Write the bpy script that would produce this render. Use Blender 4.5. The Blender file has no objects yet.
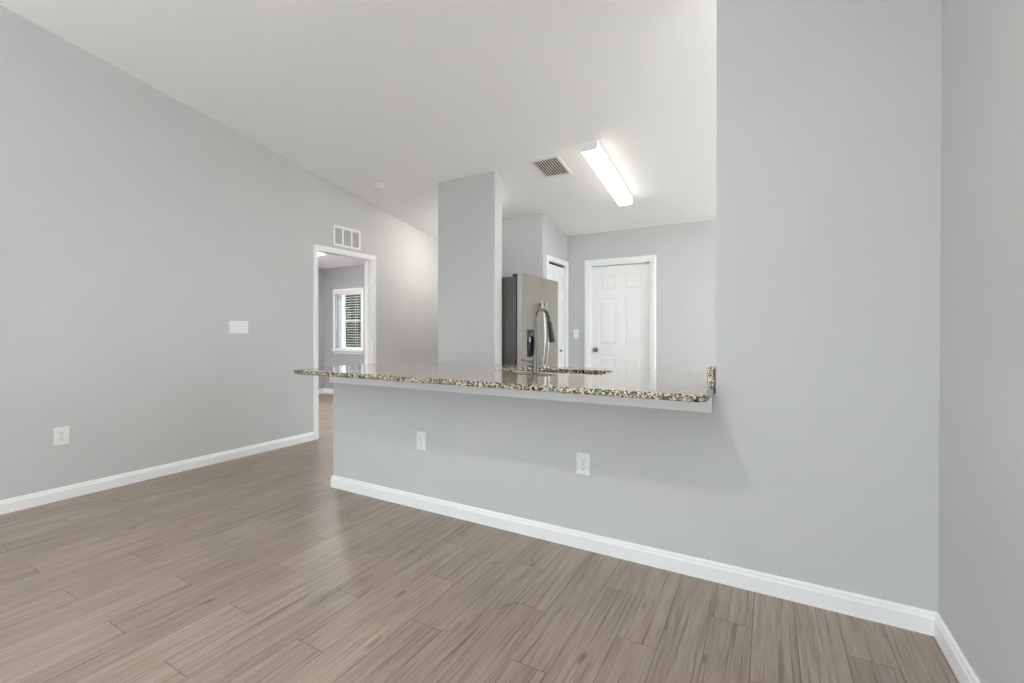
import bpy, bmesh, math, random
from mathutils import Vector, Matrix
random.seed(7)
S = bpy.context.scene
COL = S.collection
PI = math.pi

# ------------------------------------------------------------------ camera
cam_d = bpy.data.cameras.new('camera')
cam = bpy.data.objects.new('camera', cam_d)
COL.objects.link(cam)
cam.location = (0, 0, 1.16)
cam.rotation_euler = (math.radians(89.6), 0, math.atan(256 / 455.1))
cam_d.sensor_width = 36
cam_d.lens = 36 * 455.1 / 1024
cam_d.shift_y = -6.3 / 1024
cam_d.clip_start = 0.02
S.camera = cam

# ------------------------------------------------------------------ exposure, sky
S.view_settings.view_transform = 'Standard'
S.view_settings.look = 'None'
S.view_settings.gamma = 1
S.view_settings.use_curve_mapping = False
S.view_settings.exposure = 0.6
SKY = 4.2
FLASH_KEY = 440.0      # added disc standing in for flash bounced off the ceiling
LAMP_KITCHEN = 7.0   # fluorescent wraparound
LAMP_HALL = 42.0
FILL_NOOK = 30.0  # added fill dome, unseen in the kitchen right of the opening
FILL_KITCHEN = 42.0  # added fill dome, unseen behind the full height wall
FILL_ALCOVE = 9.0  # added fill dome brightening the refrigerator alcove, unseen
FILL_UP = 235.0       # two added torchiere uplights, unseen fill for the living room
LAMP_BED = 260.0
FILL_BEDUP = 350.0  # added bedroom torchiere, unseen fill for its ceiling
FILL_BEDDOME = 85.0  # added second bedroom dome, unseen fill
w = bpy.data.worlds.new('sky')
S.world = w
w.use_nodes = True
bg = w.node_tree.nodes['Background']
bg.inputs[0].default_value = (0.80, 0.91, 1.0, 1)
bg.inputs[1].default_value = SKY
S.cycles.use_denoising = True
S.cycles.max_bounces = 14
S.cycles.diffuse_bounces = 8
S.cycles.glossy_bounces = 6
S.cycles.transparent_max_bounces = 12
S.cycles.sample_clamp_indirect = 8

sun_d = bpy.data.lights.new('sun', 'SUN')      # high side sun on the patio and the trees
sun_d.energy = 8
sun_d.angle = 0.01
sun_d.color = (1.0, 0.95, 0.88)
sun = bpy.data.objects.new('sun', sun_d)
COL.objects.link(sun)
sun.rotation_euler = (math.radians(-6), math.radians(38), 0)

def portal(name, loc, rot, sx, sy):
    d = bpy.data.lights.new(name, 'AREA')
    d.shape = 'RECTANGLE'
    d.size, d.size_y = sx, sy
    d.cycles.is_portal = True
    o = bpy.data.objects.new(name, d)
    COL.objects.link(o)
    o.location = loc
    o.rotation_euler = rot
    return o

# ------------------------------------------------------------------ dimensions
CA, CB = 3.388, 0.1632                 # ceiling height = CA - CB * y
def ch(y):
    return CA - CB * y if y > RIDGE else CA - CB * RIDGE - CB * (RIDGE - y)
RIDGE = -0.6
XL = -4.255; XLB = -4.375              # left wall
YB = 2.308; YB2 = 2.428                # bar wall
XR = 0.57                              # right wall
XJ = -0.212                            # right jamb of the pass-through
YF = 5.72; YF2 = 5.84                  # far kitchen wall
YR = -4.0                              # rear wall
XK = 1.7                               # kitchen right wall
ZC = 0.90                              # counter top

# ------------------------------------------------------------------ materials
def new_mat(name):
    m = bpy.data.materials.new(name)
    m.use_nodes = True
    nt = m.node_tree
    return m, nt, nt.nodes['Principled BSDF']

def simple(name, rgb, rough=0.5, metal=0.0, bump=None, spec=0.5, var=0.0, coat=0.0):
    m, nt, b = new_mat(name)
    b.inputs['Base Color'].default_value = (*rgb, 1)
    b.inputs['Roughness'].default_value = rough
    b.inputs['Metallic'].default_value = metal
    b.inputs['Specular IOR Level'].default_value = spec
    b.inputs['Coat Weight'].default_value = coat
    g = nt.nodes.new('ShaderNodeNewGeometry')
    if bump:
        scale, dist, strength = bump
        n = nt.nodes.new('ShaderNodeTexNoise')
        n.inputs['Scale'].default_value = scale
        n.inputs['Detail'].default_value = 4
        nt.links.new(g.outputs['Position'], n.inputs['Vector'])
        bp = nt.nodes.new('ShaderNodeBump')
        bp.inputs['Distance'].default_value = dist
        bp.inputs['Strength'].default_value = strength
        nt.links.new(n.outputs['Fac'], bp.inputs['Height'])
        nt.links.new(bp.outputs['Normal'], b.inputs['Normal'])
    if var:
        n = nt.nodes.new('ShaderNodeTexNoise')
        n.inputs['Scale'].default_value = 3.0
        n.inputs['Detail'].default_value = 6
        nt.links.new(g.outputs['Position'], n.inputs['Vector'])
        r = nt.nodes.new('ShaderNodeValToRGB')
        r.color_ramp.elements[0].position = 0.3
        r.color_ramp.elements[1].position = 0.7
        r.color_ramp.elements[0].color = (*[c * (1 - var) for c in rgb], 1)
        r.color_ramp.elements[1].color = (*[min(1, c * (1 + var)) for c in rgb], 1)
        nt.links.new(n.outputs['Fac'], r.inputs['Fac'])
        nt.links.new(r.outputs['Color'], b.inputs['Base Color'])
    return m

def emitter(name, rgb, strength, base=(0.9, 0.9, 0.9)):
    m, nt, b = new_mat(name)
    b.inputs['Base Color'].default_value = (*base, 1)
    b.inputs['Roughness'].default_value = 0.4
    b.inputs['Emission Color'].default_value = (*rgb, 1)
    b.inputs['Emission Strength'].default_value = strength
    return m

M_WALL = simple('grey_wall_paint', (0.565, 0.565, 0.563), 0.6, bump=(140, 0.002, 0.25), spec=0.3, var=0.012)
M_CEIL = simple('white_ceiling_paint', (0.91, 0.91, 0.915), 0.75, bump=(60, 0.004, 0.3), spec=0.2)
M_BEDWALL = simple('daylight_tinted_wall_paint', (0.40, 0.398, 0.415), 0.6, bump=(140, 0.002, 0.25), spec=0.3)  # lavender cast of daylight put into the grey paint colour
M_TRIM = simple('white_trim_paint', (0.88, 0.88, 0.875), 0.35, bump=(30, 0.001, 0.1))
M_DOOR = simple('white_door_paint', (0.86, 0.86, 0.85), 0.35, bump=(40, 0.001, 0.1))
M_PLATE = simple('white_plastic', (0.82, 0.82, 0.80), 0.3, bump=(60, 0.0005, 0.05))
M_SLOT = simple('dark_slot', (0.05, 0.05, 0.05), 0.6, bump=(60, 0.0005, 0.05))
M_GRILLE = simple('grey_grille', (0.60, 0.59, 0.58), 0.6, bump=(200, 0.001, 0.2))
M_GAP_SHADE = simple('duct_and_gap_shade', (0.06, 0.06, 0.06), 0.8, bump=(60, 0.0005, 0.05))
M_CHROME = simple('brushed_nickel', (0.55, 0.54, 0.52), 0.22, 1.0, bump=(80, 0.0004, 0.1))
M_DARKMETAL = simple('dark_rubber_grip', (0.06, 0.058, 0.055), 0.4, 0.3, bump=(80, 0.0005, 0.1))
M_FAUCET = simple('dark_brushed_stainless', (0.17, 0.158, 0.14), 0.30, 1.0, bump=(80, 0.0004, 0.1))
M_KNOB = simple('satin_nickel_knob', (0.26, 0.255, 0.25), 0.3, 1.0, bump=(80, 0.0004, 0.1))
M_BLACK = simple('black_plastic', (0.015, 0.015, 0.016), 0.25, bump=(60, 0.0005, 0.05))
M_FSIDE = simple('charcoal_painted_steel', (0.085, 0.078, 0.07), 0.4, 0.2, bump=(220, 0.0008, 0.15))
M_FEDGE = simple('light_steel_door_edge', (0.50, 0.49, 0.47), 0.3, 0.9, bump=(120, 0.0004, 0.1))
M_BLIND = simple('white_blind_slat', (0.88, 0.89, 0.90), 0.45, bump=(60, 0.0005, 0.05))
M_CAB = simple('white_cabinet_paint', (0.78, 0.78, 0.77), 0.4, bump=(40, 0.001, 0.1))
M_BARK = simple('brown_bark', (0.10, 0.07, 0.045), 0.9, bump=(20, 0.02, 0.6))
M_GRASS = simple('lawn', (0.06, 0.09, 0.03), 0.9, bump=(60, 0.02, 0.6), var=0.3)
M_PATIO = simple('pale_concrete', (0.45, 0.44, 0.42), 0.8, bump=(40, 0.004, 0.4), var=0.1)

def brushed(name, rgb, rough, axis_scale):
    m, nt, b = new_mat(name)
    b.inputs['Metallic'].default_value = 0.92
    g = nt.nodes.new('ShaderNodeNewGeometry')
    mp = nt.nodes.new('ShaderNodeMapping')
    mp.inputs['Scale'].default_value = axis_scale
    n = nt.nodes.new('ShaderNodeTexNoise')
    n.inputs['Scale'].default_value = 1
    n.inputs['Detail'].default_value = 3
    nt.links.new(g.outputs['Position'], mp.inputs['Vector'])
    nt.links.new(mp.outputs['Vector'], n.inputs['Vector'])
    r = nt.nodes.new('ShaderNodeMapRange')
    r.inputs['To Min'].default_value = rough - 0.05
    r.inputs['To Max'].default_value = rough + 0.07
    nt.links.new(n.outputs['Fac'], r.inputs['Value'])
    nt.links.new(r.outputs['Result'], b.inputs['Roughness'])
    c = nt.nodes.new('ShaderNodeValToRGB')
    c.color_ramp.elements[0].color = (*[v * 0.93 for v in rgb], 1)
    c.color_ramp.elements[1].color = (*[v * 1.07 for v in rgb], 1)
    nt.links.new(n.outputs['Fac'], c.inputs['Fac'])
    nt.links.new(c.outputs['Color'], b.inputs['Base Color'])
    return m
M_STEEL = brushed('brushed_stainless_steel', (0.40, 0.37, 0.325), 0.30, (2, 2, 300))
M_SINK = brushed('sink_stainless_steel', (0.45, 0.44, 0.43), 0.28, (200, 2, 2))

def glass_mat():
    m = bpy.data.materials.new('window_glass')
    m.use_nodes = True
    nt = m.node_tree
    nt.nodes.clear()
    out = nt.nodes.new('ShaderNodeOutputMaterial')
    t = nt.nodes.new('ShaderNodeBsdfTransparent')
    t.inputs[0].default_value = (0.94, 0.96, 0.95, 1)
    gl = nt.nodes.new('ShaderNodeBsdfGlossy')
    gl.inputs['Roughness'].default_value = 0.02
    lw = nt.nodes.new('ShaderNodeLayerWeight')
    p5 = nt.nodes.new('ShaderNodeMath'); p5.operation = 'POWER'; p5.inputs[1].default_value = 5
    nt.links.new(lw.outputs['Facing'], p5.inputs[0])
    f = nt.nodes.new('ShaderNodeMath'); f.operation = 'MULTIPLY_ADD'
    f.inputs[1].default_value = 0.9; f.inputs[2].default_value = 0.04
    nt.links.new(p5.outputs[0], f.inputs[0])
    mx = nt.nodes.new('ShaderNodeMixShader')
    nt.links.new(f.outputs[0], mx.inputs[0])
    nt.links.new(t.outputs[0], mx.inputs[1])
    nt.links.new(gl.outputs[0], mx.inputs[2])
    nt.links.new(mx.outputs[0], out.inputs[0])
    return m
M_GLASS = glass_mat()

def granite():
    m, nt, b = new_mat('speckled_brown_granite')
    g = nt.nodes.new('ShaderNodeNewGeometry')
    v = nt.nodes.new('ShaderNodeTexVoronoi')
    v.inputs['Scale'].default_value = 170
    v.inputs['Randomness'].default_value = 1
    nt.links.new(g.outputs['Position'], v.inputs['Vector'])
    sp = nt.nodes.new('ShaderNodeSeparateColor')
    nt.links.new(v.outputs['Color'], sp.inputs[0])
    n = nt.nodes.new('ShaderNodeTexNoise')
    n.inputs['Scale'].default_value = 45
    n.inputs['Detail'].default_value = 5
    nt.links.new(g.outputs['Position'], n.inputs['Vector'])
    a = nt.nodes.new('ShaderNodeMath'); a.operation = 'MULTIPLY_ADD'
    a.inputs[1].default_value = 0.9
    nt.links.new(n.outputs['Fac'], a.inputs[0])
    s2 = nt.nodes.new('ShaderNodeMath'); s2.operation = 'MULTIPLY'
    s2.inputs[1].default_value = 0.62
    nt.links.new(sp.outputs[0], s2.inputs[0])
    nt.links.new(s2.outputs[0], a.inputs[2])
    r = nt.nodes.new('ShaderNodeValToRGB')
    e = r.color_ramp.elements
    e[0].position = 0.60; e[0].color = (0.010, 0.009, 0.008, 1)
    e[1].position = 1.0; e[1].color = (0.64, 0.59, 0.50, 1)
    for p, c in ((0.71, (0.028, 0.022, 0.015, 1)), (0.77, (0.20, 0.13, 0.065, 1)), (0.845, (0.52, 0.41, 0.27, 1))):
        x = e.new(p); x.color = c
    r.color_ramp.interpolation = 'LINEAR'
    nt.links.new(a.outputs[0], r.inputs['Fac'])
    nt.links.new(r.outputs['Color'], b.inputs['Base Color'])
    b.inputs['Roughness'].default_value = 0.09
    b.inputs['IOR'].default_value = 1.5
    b.inputs['Coat Weight'].default_value = 0.35
    b.inputs['Coat Roughness'].default_value = 0.05
    return m
M_GRANITE = granite()

def floor_mat():
    m, nt, b = new_mat('wood_look_plank_tile')
    L = nt.links.new
    def math_(op, a=None, c=None, d=None):
        n = nt.nodes.new('ShaderNodeMath'); n.operation = op
        for i, v in enumerate((a, c, d)):
            if v is None: continue
            if isinstance(v, (int, float)): n.inputs[i].default_value = v
            else: L(v, n.inputs[i])
        return n.outputs[0]
    def comb(x, y, z):
        n = nt.nodes.new('ShaderNodeCombineXYZ')
        for i, v in enumerate((x, y, z)):
            if isinstance(v, (int, float)): n.inputs[i].default_value = v
            else: L(v, n.inputs[i])
        return n.outputs[0]
    g = nt.nodes.new('ShaderNodeNewGeometry')
    s = nt.nodes.new('ShaderNodeSeparateXYZ'); L(g.outputs['Position'], s.inputs[0])
    x, y = s.outputs[0], s.outputs[1]
    u = math_('DIVIDE', math_('ADD', x, 0.05), 0.15)
    k = math_('FLOOR', u); fu = math_('FRACT', u)
    mod = math_('FLOORED_MODULO', k, 3.0)
    v = math_('DIVIDE', math_('SUBTRACT', y, math_('MULTIPLY_ADD', mod, -0.304, 1.702)), 0.912)
    j = math_('FLOOR', v); fv = math_('FRACT', v)
    wn = nt.nodes.new('ShaderNodeTexWhiteNoise'); wn.noise_dimensions = '2D'
    L(comb(k, j, 0), wn.inputs['Vector'])
    rnd = wn.outputs['Value']
    du = math_('MULTIPLY', math_('MINIMUM', fu, math_('SUBTRACT', 1.0, fu)), 0.15)
    dv = math_('MULTIPLY', math_('MINIMUM', fv, math_('SUBTRACT', 1.0, fv)), 0.912)
    dm = math_('MINIMUM', du, dv)
    mr = nt.nodes.new('ShaderNodeMapRange')
    mr.inputs['From Min'].default_value = 0.0006; mr.inputs['From Max'].default_value = 0.0022
    L(dm, mr.inputs['Value'])
    plank = mr.outputs['Result']           # 0 in the joint, 1 on the plank
    def noise(sx, sy, off, detail, rough=0.6, dist=0.0):
        n = nt.nodes.new('ShaderNodeTexNoise')
        n.inputs['Scale'].default_value = 1
        n.inputs['Detail'].default_value = detail
        n.inputs['Roughness'].default_value = rough
        n.inputs['Distortion'].default_value = dist
        L(comb(math_('MULTIPLY', x, sx), math_('MULTIPLY', y, sy), math_('MULTIPLY', rnd, off)), n.inputs['Vector'])
        return n.outputs['Fac']
    fine = noise(150, 5, 60, 5, 0.65)
    broad = noise(26, 1.6, 90, 4, 0.6, 0.6)
    streak = noise(75, 1.9, 40, 4, 0.6, 0.4)
    cloud = noise(6, 2.0, 70, 3)
    val = math_('ADD', math_('MULTIPLY', fine, 0.50), math_('MULTIPLY', broad, 0.34))
    val = math_('ADD', val, math_('MULTIPLY', cloud, 0.16))
    r = nt.nodes.new('ShaderNodeValToRGB')
    e = r.color_ramp.elements
    e[0].position = 0.30; e[0].color = (0.150, 0.112, 0.088, 1)
    e[1].position = 0.72; e[1].color = (0.400, 0.335, 0.280, 1)
    x1 = e.new(0.50); x1.color = (0.278, 0.222, 0.180, 1)
    L(val, r.inputs['Fac'])
    # dark grain streaks and knots
    st = nt.nodes.new('ShaderNodeMapRange')
    st.inputs['From Min'].default_value = 0.55; st.inputs['From Max'].default_value = 0.70
    st.inputs['To Min'].default_value = 1.0; st.inputs['To Max'].default_value = 0.52
    L(streak, st.inputs['Value'])
    kn = noise(16, 5, 30, 1)
    kt = nt.nodes.new('ShaderNodeMapRange')
    kt.inputs['From Min'].default_value = 0.72; kt.inputs['From Max'].default_value = 0.82
    kt.inputs['To Min'].default_value = 1.0; kt.inputs['To Max'].default_value = 0.45
    L(kn, kt.inputs['Value'])
    tint = math_('MULTIPLY_ADD', rnd, 0.16, 0.96)
    f = math_('MULTIPLY', math_('MULTIPLY', st.outputs[0], kt.outputs[0]), tint)
    f = math_('MULTIPLY', f, math_('MULTIPLY_ADD', plank, 0.62, 0.38))
    vm = nt.nodes.new('ShaderNodeVectorMath'); vm.operation = 'SCALE'
    L(r.outputs['Color'], vm.inputs[0]); L(f, vm.inputs['Scale'])
    L(vm.outputs[0], b.inputs['Base Color'])
    rr = math_('MULTIPLY_ADD', fine, 0.14, 0.36)
    L(rr, b.inputs['Roughness'])
    bp = nt.nodes.new('ShaderNodeBump')
    bp.inputs['Distance'].default_value = 0.0012; bp.inputs['Strength'].default_value = 0.35
    L(math_('ADD', plank, math_('MULTIPLY', fine, 0.25)), bp.inputs['Height'])
    L(bp.outputs['Normal'], b.inputs['Normal'])
    return m
M_FLOOR = floor_mat()

def leaf_mat(name, a, c):
    m, nt, b = new_mat(name)
    g = nt.nodes.new('ShaderNodeNewGeometry')
    n = nt.nodes.new('ShaderNodeTexNoise'); n.inputs['Scale'].default_value = 2.2
    n.inputs['Detail'].default_value = 5
    nt.links.new(g.outputs['Position'], n.inputs['Vector'])
    r = nt.nodes.new('ShaderNodeValToRGB')
    r.color_ramp.elements[0].position = 0.35; r.color_ramp.elements[0].color = (*a, 1)
    r.color_ramp.elements[1].position = 0.68; r.color_ramp.elements[1].color = (*c, 1)
    nt.links.new(n.outputs['Fac'], r.inputs['Fac'])
    nt.links.new(r.outputs['Color'], b.inputs['Base Color'])
    b.inputs['Roughness'].default_value = 0.6
    return m
M_LEAF = leaf_mat('green_leaves', (0.010, 0.017, 0.007), (0.085, 0.10, 0.03))

M_LAMP_K = emitter('lit_acrylic_diffuser', (1.0, 0.95, 0.88), LAMP_KITCHEN)
M_FLASH_L = emitter('flash_bounce_glow', (1.0, 0.99, 0.98), FLASH_KEY)
M_LAMP_H = emitter('lit_hall_dome', (1.0, 0.95, 0.88), LAMP_HALL)
M_FILL_BD = emitter('bedroom_fill_dome', (0.97, 0.98, 1.0), FILL_BEDDOME)
M_LAMP_S = emitter('lit_acrylic_side_lens', (1.0, 0.96, 0.90), LAMP_KITCHEN * 0.18)
M_FILL_BU = emitter('bedroom_fill_uplight', (0.97, 0.98, 1.0), FILL_BEDUP)
M_FILL_A = emitter('alcove_fill_dome', (1.0, 0.99, 0.97), FILL_ALCOVE)
M_FILL_D = emitter('kitchen_fill_dome', (1.0, 0.99, 0.98), FILL_KITCHEN)
M_FILL_N = emitter('nook_fill_dome', (1.0, 0.98, 0.95), FILL_NOOK)
M_FILL_U = emitter('living_fill_uplight', (0.925, 0.96, 1.0), FILL_UP)
M_LAMP_B = emitter('lit_bedroom_dome', (1.0, 0.98, 0.97), LAMP_BED)

# ------------------------------------------------------------------ mesh helpers
class MB:
    """collects shapes into one mesh"""
    def __init__(self):
        self.bm = bmesh.new()
    def box(self, x0, x1, y0, y1, z0, z1, bevel=0.0, seg=2):
        r = bmesh.ops.create_cube(self.bm, size=1)
        vs = r['verts']
        for v in vs:
            v.co = Vector((x0 + (v.co.x + .5) * (x1 - x0), y0 + (v.co.y + .5) * (y1 - y0), z0 + (v.co.z + .5) * (z1 - z0)))
        if bevel:
            es = list({e for v in vs for e in v.link_edges})
            bmesh.ops.bevel(self.bm, geom=es, offset=bevel, segments=seg, affect='EDGES', profile=0.5)
        return self
    def poly(self, pts, d):
        """extrude the polygon pts (3D) by vector d"""
        d = Vector(d)
        a = [self.bm.verts.new(p) for p in pts]
        b = [self.bm.verts.new(Vector(p) + d) for p in pts]
        n = len(pts)
        self.bm.faces.new(a); self.bm.faces.new(b[::-1])
        for i in range(n):
            self.bm.faces.new((a[i], a[(i + 1) % n], b[(i + 1) % n], b[i]))
        return self
    def yz(self, pts, x0, x1):
        return self.poly([(x0, p[0], p[1]) for p in pts], (x1 - x0, 0, 0))
    def xz(self, pts, y0, y1):
        return self.poly([(p[0], y0, p[1]) for p in pts], (0, y1 - y0, 0))
    def lathe(self, prof, origin=(0, 0, 0), axis='Z', n=32, cap=True):
        rings = []
        o = Vector(origin)
        for r, h in prof:
            ring = []
            for i in range(n):
                t = 2 * PI * i / n
                c, s = r * math.cos(t), r * math.sin(t)
                p = {'Z': (c, s, h), 'Y': (c, h, s), 'X': (h, c, s)}[axis]
                ring.append(self.bm.verts.new(o + Vector(p)))
            rings.append(ring)
        for a, b in zip(rings, rings[1:]):
            for i in range(n):
                self.bm.faces.new((a[i], a[(i + 1) % n], b[(i + 1) % n], b[i]))
        if cap:
            self.bm.faces.new(rings[0]); self.bm.faces.new(rings[-1][::-1])
        return self
    def tube(self, path, rad, n=16, cap=True):
        pts = [Vector(p) for p in path]
        rs = rad if isinstance(rad, (list, tuple)) else [rad] * len(pts)
        t0 = (pts[1] - pts[0]).normalized()
        ref = Vector((1, 0, 0)) if abs(t0.x) < 0.9 else Vector((0, 1, 0))
        nrm = t0.cross(ref).normalized()
        rings = []
        for i, p in enumerate(pts):
            t = (pts[min(i + 1, len(pts) - 1)] - pts[max(i - 1, 0)]).normalized()
            nrm = (nrm - t * nrm.dot(t)).normalized()
            bi = t.cross(nrm)
            rings.append([self.bm.verts.new(p + (nrm * math.cos(2 * PI * k / n) + bi * math.sin(2 * PI * k / n)) * rs[i]) for k in range(n)])
        for a, b in zip(rings, rings[1:]):
            for k in range(n):
                self.bm.faces.new((a[k], a[(k + 1) % n], b[(k + 1) % n], b[k]))
        if cap:
            self.bm.faces.new(rings[0]); self.bm.faces.new(rings[-1][::-1])
        return self
    def build(self, name, mat, parent=None, smooth=None, loc=None, rotz=0, rot=None):
        bmesh.ops.recalc_face_normals(self.bm, faces=self.bm.faces)
        me = bpy.data.meshes.new(name)
        self.bm.to_mesh(me); self.bm.free()
        me.materials.append(mat)
        if smooth is not None:
            for p in me.polygons: p.use_smooth = True
            me.set_sharp_from_angle(angle=math.radians(smooth))
        o = bpy.data.objects.new(name, me)
        COL.objects.link(o)
        if loc: o.location = loc
        if rotz: o.rotation_euler = (0, 0, rotz)
        if rot: o.rotation_euler = rot
        if parent is not None: o.parent = parent
        return o

def structure(o, label=None, cat=None):
    o['kind'] = 'structure'
    if label: o['label'] = label
    if cat: o['category'] = cat
    return o

def tag(o, label, cat, group=None, kind=None):
    o['label'] = label; o['category'] = cat
    if group: o['group'] = group
    if kind: o['kind'] = kind
    return o

def thing(name, label, cat, loc, rotz=0, rot=None, group=None):
    o = bpy.data.objects.new(name, None)
    o.empty_display_size = 0.05
    COL.objects.link(o)
    o.location = loc
    o.rotation_euler = rot if rot else (0, 0, rotz)
    return tag(o, label, cat, group)

# ------------------------------------------------------------------ the setting: floor and ceilings
structure(MB().box(-7.5, XK + .12, YR - .12, YF2, -0.08, 0).build('floor', M_FLOOR),
          'grey brown wood look plank floor running away from the camera', 'floor')
c = MB()
c.yz([(RIDGE, ch(RIDGE)), (YF2, ch(YF2)), (YF2, ch(YF2) + .14), (RIDGE, ch(RIDGE) + .14)], XLB, XK + .12)
c.yz([(YR - .12, ch(YR - .12)), (RIDGE, ch(RIDGE)), (RIDGE, ch(RIDGE) + .14), (YR - .12, ch(YR - .12) + .14)], XLB, XK + .12)
structure(c.build('ceiling', M_CEIL), 'white sloped ceiling over the living room and kitchen', 'ceiling')
ZB = 2.363                                  # bedroom ceiling
structure(MB().box(-7.5, XLB, 0.9, 5.94, ZB, ZB + .12).build('ceiling_bedroom', M_CEIL),
          'flat white ceiling of the room beyond the doorway', 'ceiling')

UP = 0.06
def wall_yz(m, y0, y1, z0, x0, x1):
    """wall piece along y reaching up into the sloped ceiling"""
    ys = [y0] + ([RIDGE] if y0 < RIDGE < y1 else []) + [y1]
    m.yz([(y0, z0), (y1, z0)] + [(y, ch(y) + UP) for y in reversed(ys)], x0, x1)

# left wall with the bedroom doorway
DY0, DY1, DZ = 3.270, 4.045, 2.045
m = MB()
wall_yz(m, YR - .12, DY0 - .015, 0, XLB, XL)
wall_yz(m, DY1 + .015, YF2, 0, XLB, XL)
wall_yz(m, DY0 - .015, DY1 + .015, DZ + .015, XLB, XL)
structure(m.build('wall_left', M_WALL), 'long grey wall on the left with a doorway and return vent', 'wall')
# bar wall: half wall under the counter and the full height part beside it
m = MB()
m.box(-2.831, XJ, YB, YB2, 0, ZC - .03)
m.xz([(XJ, 0), (XR + .12, 0), (XR + .12, ch(YB) + UP), (XJ, ch(YB) + UP)], YB, YB2)
structure(m.build('wall_bar', M_WALL), 'grey half wall under the granite counter rising to full height on the right', 'wall')
# right wall
m = MB(); wall_yz(m, YR - .12, YB, 0, XR, XR + .12)
structure(m.build('wall_right', M_WALL), 'grey side wall at the right edge of the photo', 'wall')
# rear wall with the added sliding door opening behind the camera
GX0, GX1, GZ = -3.9, -0.3, 2.15
m = MB()
zt = ch(YR) + UP
m.xz([(XLB, 0), (GX0, 0), (GX0, zt), (XLB, zt)], YR - .12, YR)
m.xz([(GX1, 0), (XR + .12, 0), (XR + .12, zt), (GX1, zt)], YR - .12, YR)
m.xz([(GX0, GZ), (GX1, GZ), (GX1, zt), (GX0, zt)], YR - .12, YR)
structure(m.build('wall_rear', M_WALL), 'grey wall behind the camera with the added patio door', 'wall')
# far wall of the kitchen and hall
FX0, FX1, FZ = -2.046, -1.262, 2.036
m = MB()
zt = ch(YF2) + UP
m.xz([(XLB, 0), (FX0, 0), (FX0, zt), (XLB, zt)], YF, YF2)
m.xz([(FX1, 0), (XK + .12, 0), (XK + .12, zt), (FX1, zt)], YF, YF2)
m.xz([(FX0, FZ), (FX1, FZ), (FX1, zt), (FX0, zt)], YF, YF2)
structure(m.build('wall_far', M_WALL), 'pale grey far kitchen wall around the white six panel door', 'wall')
# kitchen right wall
KY0, KY1, KZ0, KZ1 = 2.95, 5.45, 0.10, 2.20
m = MB()
wall_yz(m, YB2, KY0, 0, XK, XK + .12); wall_yz(m, KY1, YF2, 0, XK, XK + .12)
m.box(XK, XK + .12, KY0, KY1, 0, KZ0); wall_yz(m, KY0, KY1, KZ1, XK, XK + .12)
m.xz([(XR + .12, 0), (XK + .12, 0), (XK + .12, ch(YB) + UP), (XR + .12, ch(YB) + UP)], YB, YB2)
structure(m.build('wall_kitchen_right', M_WALL), 'grey kitchen wall hidden right of the opening', 'wall')
# column wall and hall partition beside the refrigerator
m = MB()
wall_yz(m, 3.863, 4.003, 0, -3.08, -2.371)
wall_yz(m, 4.003, YF, 0, -3.08, -2.97)
structure(m.build('wall_column', M_WALL), 'grey column like wall end left of the refrigerator', 'wall')
# pantry walls
PY0, PY1, PZ = 5.105, 5.655, 2.04
m = MB()
wall_yz(m, 4.94, 5.04, 0, -2.97, -2.457)
wall_yz(m, 4.94, PY0 - .012, 0, -2.457, -2.357)
wall_yz(m, PY1 + .012, YF, 0, -2.457, -2.357)
wall_yz(m, PY0 - .012, PY1 + .012, PZ + .012, -2.457, -2.357)
structure(m.build('wall_pantry', M_WALL), 'pale grey pantry wall corner behind the refrigerator', 'wall')
# bedroom walls
WX0, WX1, WZ0, WZ1 = -7.06, -6.355, 0.830, 1.905
m = MB()
m.box(-7.5, WX0, 5.80, 5.94, 0, ZB)
m.box(WX1, XLB, 5.80, 5.94, 0, ZB)
m.box(WX0, WX1, 5.80, 5.94, 0, WZ0)
m.box(WX0, WX1, 5.80, 5.94, WZ1, ZB)
structure(m.build('wall_bedroom_far', M_BEDWALL), 'daylight tinted grey bedroom wall around the window with blinds', 'wall')
structure(MB().box(-7.5, -7.36, 0.9, 5.80, 0, ZB).build('wall_bedroom_left', M_BEDWALL),
          'daylight tinted grey bedroom side wall seen just inside the doorway', 'wall')
structure(MB().box(-7.36, XLB, 0.9, 1.02, 0, ZB).build('wall_bedroom_near', M_BEDWALL),
          'daylight tinted grey bedroom wall hidden beside the doorway', 'wall')

# ------------------------------------------------------------------ baseboards
BH, BT = 0.089, 0.014
PROF = [(0, 0), (BT, 0), (BT, BH * .72), (BT * .72, BH * .80), (BT * .62, BH * .92), (BT * .30, BH), (0, BH)]
def base_run(m, p0, p1, nx, ny, m0=0, m1=0):
    """baseboard profile swept from p0 to p1 on the floor; n points into the room; m0/m1 = +1 outer, -1 inner mitre"""
    p0, p1 = Vector((*p0, 0)), Vector((*p1, 0))
    d = (p1 - p0).normalized(); n = Vector((nx, ny, 0))
    a = [m.bm.verts.new(p0 + n * t - d * t * m0 + Vector((0, 0, z))) for t, z in PROF]
    b = [m.bm.verts.new(p1 + n * t + d * t * m1 + Vector((0, 0, z))) for t, z in PROF]
    k = len(PROF)
    m.bm.faces.new(a); m.bm.faces.new(b[::-1])
    for i in range(k):
        m.bm.faces.new((a[i], a[(i + 1) % k], b[(i + 1) % k], b[i]))
m = MB(); base_run(m, (XL, YR), (XL, 3.212), 1, 0); base_run(m, (XL, 4.103), (XL, YF), 1, 0, 0, -1)
structure(m.build('baseboard_left', M_TRIM), 'white baseboard along the left wall', 'baseboard')
m = MB()
base_run(m, (-2.831, YB), (XR, YB), 0, -1, 1, -1)
base_run(m, (-2.831, YB2), (-2.831, YB), -1, 0, 0, 1)
structure(m.build('baseboard_bar', M_TRIM), 'white baseboard along the foot of the bar wall', 'baseboard')
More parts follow.
